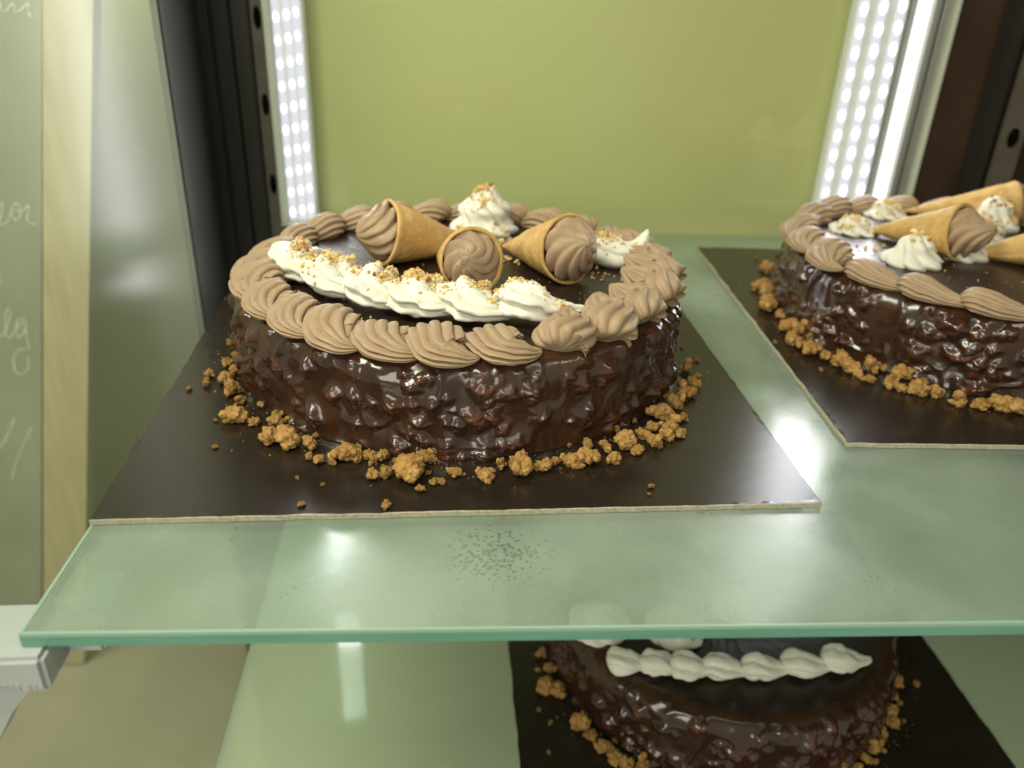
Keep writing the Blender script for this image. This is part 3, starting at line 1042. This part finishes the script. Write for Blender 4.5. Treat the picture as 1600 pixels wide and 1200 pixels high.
spots += [(-0.375, 1.98, 0.030, 0.028, 0, 70, 0.0058), (-0.27, 1.86, 0.05, 0.022, -0.4, 80, 0.0036), (-0.20, 1.80, 0.06, 0.02, -0.3, 30, 0.0034),
          (0.125, 2.545, 0.030, 0.026, 0, 190, 0.0066), (0.050, 2.49, 0.018, 0.022, 0, 34, 0.0075), (0.165, 2.445, 0.040, 0.02, 0, 46, 0.0085),
          (0.465, 2.25, 0.026, 0.024, 0.3, 90, 0.0068), (0.475, 2.14, 0.045, 0.022, 0, 26, 0.0066), (0.20, 2.27, 0.02, 0.03, 0, 10, 0.010),
          (0.05, 2.1, 0.25, 0.12, 0, 44, 0.0026), (0.32, 1.98, 0.12, 0.08, 0, 28, 0.0026), (-0.06, 2.13, 0.05, 0.02, 0, 12, 0.0042)]
scatter_nuts('chopped_nuts', spots, top1, cake1, 5, TOPZ)

wafer_cone((-0.159, 2.245), (0.110, 2.370), TOPZ, 0.088, 'wafer cone with its cream facing left, leftmost of the three on the whole cake', 1, curl=(0.0, -0.01), H=0.09, spin=0.4)
wafer_cone((0.074, 2.015), (-0.010, 2.270), TOPZ, 0.083, 'wafer cone facing the viewer, its round cream mouth seen head on between two other cones', 2, curl=(0.02, 0.02), H=0.040, spin=2.0)
wafer_cone((0.338, 2.095), (0.178, 2.370), TOPZ, 0.090, 'wafer cone with swirled cream facing front right, rightmost of three on the whole cake', 3, curl=(0.01, 0.01), H=0.092, spin=1.2)

# ---- cake cut off by the right edge
C2, R2 = (1.690, 2.385), 0.572
cake2 = thing('chocolate_cake', (C2[0], C2[1], 0.015), 'round chocolate cake cut off by the right photo edge, with cones and white blobs', 'cake', 'chocolate cakes')
chocolate_body(C2, R2, 0.0155, TOPZ, 800, 150, 31, 440, cake2)
ring_of_shells(cake2, C2, R2 - 0.050, TOPZ - 0.002, 21, 0.05, lambda a: 'back' if 20 < a < 150 else ('fan' if 150 <= a < 200 else 'tear'), 0.98)
w2 = []
for i, (x, y, rd, h) in enumerate([(1.425, 2.285, 0.092, 0.095), (1.395, 2.62, 0.085, 0.055), (1.77, 2.52, 0.095, 0.10), (1.61, 2.82, 0.08, 0.06), (1.93, 2.68, 0.09, 0.12), (1.63, 2.36, 0.085, 0.10)]):
    V, F = place(dollop(rd, h, 7, 0.28, 1.2, tiers=1.6, curl=(0.006, 0.004), seed=80 + i, power=0.55, base=0.92), (x, y, TOPZ - 0.003), None, i * 0.7)
    w2.append(part('white_cream_dollop', V, F, M_WHITE, cake2))
top2 = bvh_of(w2 + [o for o in cake2.children if o.name.startswith('glazed_cake')])
scatter_nuts('chopped_nuts', [(1.43, 2.275, 0.022, 0.02, 0, 26, 0.009), (1.385, 2.60, 0.040, 0.022, 0, 44, 0.009), (1.77, 2.50, 0.035, 0.03, 0, 80, 0.008), (1.61, 2.80, 0.035, 0.02, 0, 60, 0.009), (1.93, 2.66, 0.04, 0.03, 0, 90, 0.009),
                              (1.48, 2.62, 0.06, 0.03, 0, 24, 0.008), (1.6, 2.15, 0.15, 0.06, 0, 26, 0.003), (1.37, 2.42, 0.03, 0.03, 0, 9, 0.009)], top2, cake2, 6, TOPZ)
wafer_cone((1.585, 2.325), (1.440, 2.60), TOPZ, 0.082, 'wafer cone with swirled cream facing right behind a white blob on the cut off cake', 4, curl=(0.01, 0.0), H=0.10, spin=0.3)
wafer_cone((2.03, 2.74), (1.69, 2.84), TOPZ, 0.074, 'long wafer cone lying at the back of the cut off right cake', 5, curl=(0.0, 0.0), H=0.09)
wafer_cone((1.93, 2.19), (1.64, 2.36), TOPZ, 0.090, 'wafer cone cut by the right photo edge, nearest the viewer on the right cake', 6, curl=(0.0, 0.0), H=0.09)

# ---- cake on the lower shelf
C3, R3 = (0.960, 2.115), 0.572
cake3 = thing('chocolate_cake', (C3[0], C3[1], LZ + 0.015), 'round chocolate cake on the lower shelf with a short row of plain white cream blobs', 'cake', 'chocolate cakes')
chocolate_body(C3, R3, LZ + 0.0155, LZ + TOPZ, 800, 150, 41, 420, cake3)
zt3 = LZ + TOPZ
A3, B3 = np.array([0.550, 1.795]), np.array([1.300, 1.785])
seg = [0.0, 0.135, 0.255, 0.395, 0.56, 0.735, 0.90]
for i, f in enumerate(seg):
    p = A3 + (B3 - A3) * f + np.array([0, -0.035 * math.sin(PI * f)])
    ln = [0.85, 0.85, 0.9, 1.0, 1.05, 1.15, 0.95][i]
    path = [(-0.060 * ln, 0.012, 0.018), (-0.035 * ln, 0.004, 0.034), (0.0, -0.002, 0.034), (0.045 * ln, 0.0, 0.024), (0.100 * ln, 0.0, 0.014)]
    VF = piped(path, (0.041, 0.052, 0.049, 0.034, 0.010), 5, 0.24, 0.8, nr=34, ns=64, flat=0.7, seed=90 + i, head=0.3, phase=0.2 + i, sharp=0.9, rough=0.003)
    V, F = place(VF, (p[0], p[1], zt3), None, 0.02)
    part('white_cream_shell', V, F, M_WHITE, cake3)
for i, (x, y) in enumerate([(0.505, 1.985), (0.750, 1.955), (1.0, 2.05)]):
    V, F = place(dollop(0.105, 0.075, 7, 0.12, 1.2, tiers=1.2, curl=(0, 0), seed=95 + i, power=0.5, base=0.95), (x, y, zt3 - 0.002))
    w = part('white_cream_dollop', V, F, M_WHITE, cake3)
    if i == 1:
        rs = np.random.default_rng(4)
        V, F = chip(rs, 0.014)
        part('green_sugar_chip', V + np.array([x + 0.025, y - 0.085, zt3 + 0.052]), F, M_GREEN, w, False)


# ------------------------------------------------------------------ biscuit crumbs, each one its own thing
def crumb_mesh(seed):
    rs = np.random.default_rng(seed)
    vf = []
    for k in range(rs.integers(4, 8)):
        bm = bmesh.new()
        bmesh.ops.create_icosphere(bm, subdivisions=4 if k == 0 else 3, radius=1.0)
        bm.verts.index_update()
        V = np.array([v.co[:] for v in bm.verts])
        F = [[v.index for v in f.verts] for f in bm.faces]
        bm.free()
        s = 0.78 if k == 0 else rs.uniform(0.22, 0.5)
        V = V * s * rs.uniform(0.62, 1.2, 3)
        V *= (1 + 0.42 * fbm(V * 2.3 / s + 9 * k, 2, seed)[:, None] + 0.20 * fbm(V * 5.5 + 9 * k, 2, seed + 2)[:, None] + 0.10 * fbm(V * 15 + 9 * k, 1, seed + 4)[:, None])
        if k:
            dirv = rs.normal(size=3)
            dirv[2] = dirv[2] * 0.5 - 0.15
            dirv /= np.linalg.norm(dirv)
            V = V + dirv * rs.uniform(0.62, 0.9)
        vf.append((V, F))
    V, F = join(*vf)
    V[:, 2] = np.maximum(V[:, 2], -0.62)
    V[:, 2] += 0.62
    return mesh('biscuit_crumb', V * 0.02, F, M_CRUMB)


CRUMBS = [crumb_mesh(200 + k) for k in range(10)]


def crumbs(L, z, c, where, group, sc):
    """crumbs heaped at a cake's foot; each stretch of the ring is a group of its own"""
    big = {}
    for (x, y, s) in L:
        a = math.degrees(math.atan2(y - c[1], x - c[0])) % 360
        sec = 'left side' if a < 205 and a > 90 else 'front left' if a < 245 and a > 90 else 'front' if a < 292 and a > 90 else 'front right' if 292 <= a < 325 else 'right side'
        o = inst('biscuit_crumb', CRUMBS[R.randrange(10)], None, (x, y, z), rot=(R.uniform(-.2, .2), R.uniform(-.2, .2), R.uniform(0, 6.28)), scale=tuple(s * sc / 0.0205 * R.uniform(0.8, 1.2) for _ in range(3)))
        tag(o, 'biscuit crumb at the %s foot of the %s' % (sec, where), 'crumb', 'crumbs at the %s foot of the %s' % (sec, group))
        if sec not in big or s > big[sec][0]:
            big[sec] = (s, o)
    for sec, (s, o) in big.items():
        o['label'] = 'largest biscuit crumb at the %s foot of the %s' % (sec, where)


def strays(L, z, labels, group):
    for (x, y, s), lab in zip(L, labels):
        o = inst('biscuit_crumb', CRUMBS[R.randrange(10)], None, (x, y, z), rot=(0, 0, R.uniform(0, 6.28)), scale=s / 0.0205)
        tag(o, lab, 'crumb', group)


CR1 = [(-0.609,1.967,0.0134),(-0.606,1.919,0.0082),(-0.559,1.944,0.0166),(-0.53,1.877,0.0178),(-0.489,1.732,0.0228),(-0.443,1.714,0.0121),(-0.574,2.048,0.0087),(-0.497,1.827,0.0111),(-0.394,1.635,0.0205),(-0.352,1.627,0.0219),(-0.3,1.612,0.0145),(-0.296,1.563,0.0099),(-0.27,1.549,0.0127),(-0.215,1.565,0.0256),(-0.217,1.647,0.0104),(-0.187,1.556,0.0142),(-0.154,1.547,0.0099),(-0.151,1.486,0.0137),(-0.121,1.487,0.0124),(-0.072,1.495,0.0277),(-0.034,1.496,0.0069),(0.021,1.49,0.0139),(0.089,1.478,0.0166),(0.152,1.524,0.0085),(0.176,1.5,0.0253),(0.222,1.507,0.0155),(0.249,1.533,0.01),(0.282,1.528,0.0186),(0.324,1.539,0.0231),(0.374,1.58,0.0147),(0.382,1.535,0.0159),(0.422,1.595,0.0208),(0.444,1.572,0.0133),(0.489,1.603,0.018),(0.47,1.645,0.0152),(0.526,1.631,0.0137),(0.548,1.669,0.0217),(0.566,1.651,0.0138),(0.539,1.733,0.0239),(0.588,1.781,0.0195),(0.628,1.848,0.0218),(0.665,1.908,0.0155),(0.591,1.724,0.0127),(0.678,1.996,0.0143),(0.693,1.955,0.0088),(-0.241,1.54,0.0084),(0.301,1.513,0.0085),(-0.003,1.461,0.0068),(0.502,1.675,0.0124)]
ST1 = [(-0.642,1.895,0.0073),(-0.538,1.734,0.0061),(-0.511,1.613,0.0072),(-0.309,1.484,0.0054),(-0.252,1.459,0.0054),(-0.285,1.387,0.0084),(-0.115,1.375,0.0117),(-0.046,1.434,0.0108),(-0.02,1.457,0.0109),(0.445,1.432,0.0083),(0.435,1.407,0.0048),(0.045,1.489,0.0049)]
CR2 = [(1.217,2.849,0.0193),(1.118,2.648,0.0226),(1.115,2.582,0.0244),(1.082,2.473,0.0278),(1.091,2.386,0.0187),(1.077,2.273,0.024),(1.104,2.251,0.0219),(1.051,2.184,0.0174),(1.064,2.161,0.0173),(1.084,2.119,0.0208),(1.111,2.076,0.0168),(1.124,2.041,0.0166),(1.145,1.99,0.0235),(1.212,1.999,0.0255),(1.174,1.93,0.0142),(1.221,1.912,0.0211),(1.281,1.954,0.0251),(1.237,1.876,0.0139),(1.272,1.858,0.019),(1.316,1.845,0.0172),(1.352,1.793,0.0202),(1.399,1.775,0.0151),(1.449,1.769,0.0218),(1.487,1.746,0.0233)]
ST2 = [(1.23,2.993,0.0075),(1.003,2.186,0.0068),(1.065,2.0,0.0072)]
CR3 = [(0.336,2.078,0.0178),(0.357,2.015,0.0153),(0.317,2.006,0.0109),(0.33,1.926,0.0233),(0.373,1.914,0.0232),(0.425,1.776,0.0262),(0.458,1.727,0.0179),(0.481,1.687,0.0196),(0.516,1.644,0.0271),(0.546,1.617,0.0192),(0.594,1.611,0.0249),(1.532,1.907,0.024),(1.485,1.842,0.0213),(1.444,1.777,0.023),(1.442,1.739,0.0185),(1.383,1.703,0.0183),(1.331,1.645,0.0219),(1.284,1.615,0.0157),(1.194,1.587,0.0194),(1.246,1.586,0.0136)]
ST3 = [(0.306,1.844,0.0082),(0.335,1.793,0.0081),(0.318,1.683,0.0078),(1.599,1.895,0.0131),(1.479,1.745,0.0083)]

def fill(c, r, a0, a1, n):
    out = []
    for k in range(n):
        a = math.radians(R.uniform(a0, a1))
        q = r + abs(R.gauss(0, 0.028))
        out.append((c[0] + q * math.cos(a), c[1] + q * math.sin(a), R.choice((0.0045, 0.006, 0.008, 0.010, 0.013))))
    return out


def dust(name, cs, parent_label):
    VV, FF, n = [], [], 0
    rs = np.random.default_rng(77)
    for (c, r, a0, a1, z, cnt) in cs:
        for k in range(cnt):
            a = math.radians(rs.uniform(a0, a1))
            q = r + abs(rs.normal(0, 0.05))
            V, F = chip(rs, rs.uniform(0.0012, 0.0032))
            VV.append(V + np.array([c[0] + q * math.cos(a), c[1] + q * math.sin(a), z + 0.001]))
            FF += [[i + n for i in f] for f in F]
            n += len(V)
    solo(name, np.concatenate(VV), FF, M_CRUMB, (C1[0], C1[1], 0.0145), parent_label, 'crumbs', None, 'stuff', False)


CR1 = CR1 + fill(C1, R1 + 0.012, 165, 375, 62)
CR2 = CR2 + fill(C2, R2 + 0.012, 150, 275, 34)
CR3 = CR3 + fill(C3, R3 + 0.012, 175, 365, 34)
dust('crumb_dust', [(C1, R1 + 0.02, 160, 380, 0.0145, 380), (C2, R2 + 0.02, 150, 280, 0.0145, 200), (C3, R3 + 0.02, 170, 370, LZ + 0.0145, 200)], 'fine biscuit dust and specks scattered on the black boards round the cakes')
crumbs(CR1, 0.0145, C1, 'whole cake with three cones', 'whole cake', 1.32)
crumbs(CR2, 0.0145, C2, 'cake cut off at right', 'right cake', 1.35)
crumbs(CR3, LZ + 0.0145, C3, 'lower cake', 'lower cake', 1.3)
strays(ST1, 0.0145, ['small stray crumb farthest left on the middle board', 'small stray crumb just left of the heap on the middle board',
                     'oval stray crumb on the left of the middle board, well left of the cake', 'stray crumb left of two others in front of the whole cake',
                     'tiny stray crumb between the front heap and the board edge, left of centre', 'stray crumb near the front edge of the middle board, left one of two',
                     'larger stray crumb right at the front edge of the middle board', 'stray crumb of a touching pair before the middle cake, left one',
                     'stray crumb of a touching pair before the middle cake, right one', 'stray crumb alone on the front right of the middle board',
                     'tiny chip just in front of the lone stray crumb at front right', 'tiny stray crumb under the front middle of the whole cake'], 'stray crumbs on the middle board')
strays(ST2, 0.0145, ['tiny stray crumb at the back left of the right board', 'tiny stray crumb by the left edge of the right board',
                     'tiny stray crumb in front of the heap on the right board'], 'stray crumbs on the right board')
strays(ST3, LZ + 0.0145, ['stray crumb left of the lower cake, uppermost of three', 'stray crumb left of the lower cake, middle one of three',
                          'stray crumb left of the lower cake, lowest of three', 'larger stray crumb right of the lower cake', 'small stray crumb right of the lower cake, close to its heap'], 'stray crumbs on the lower board')
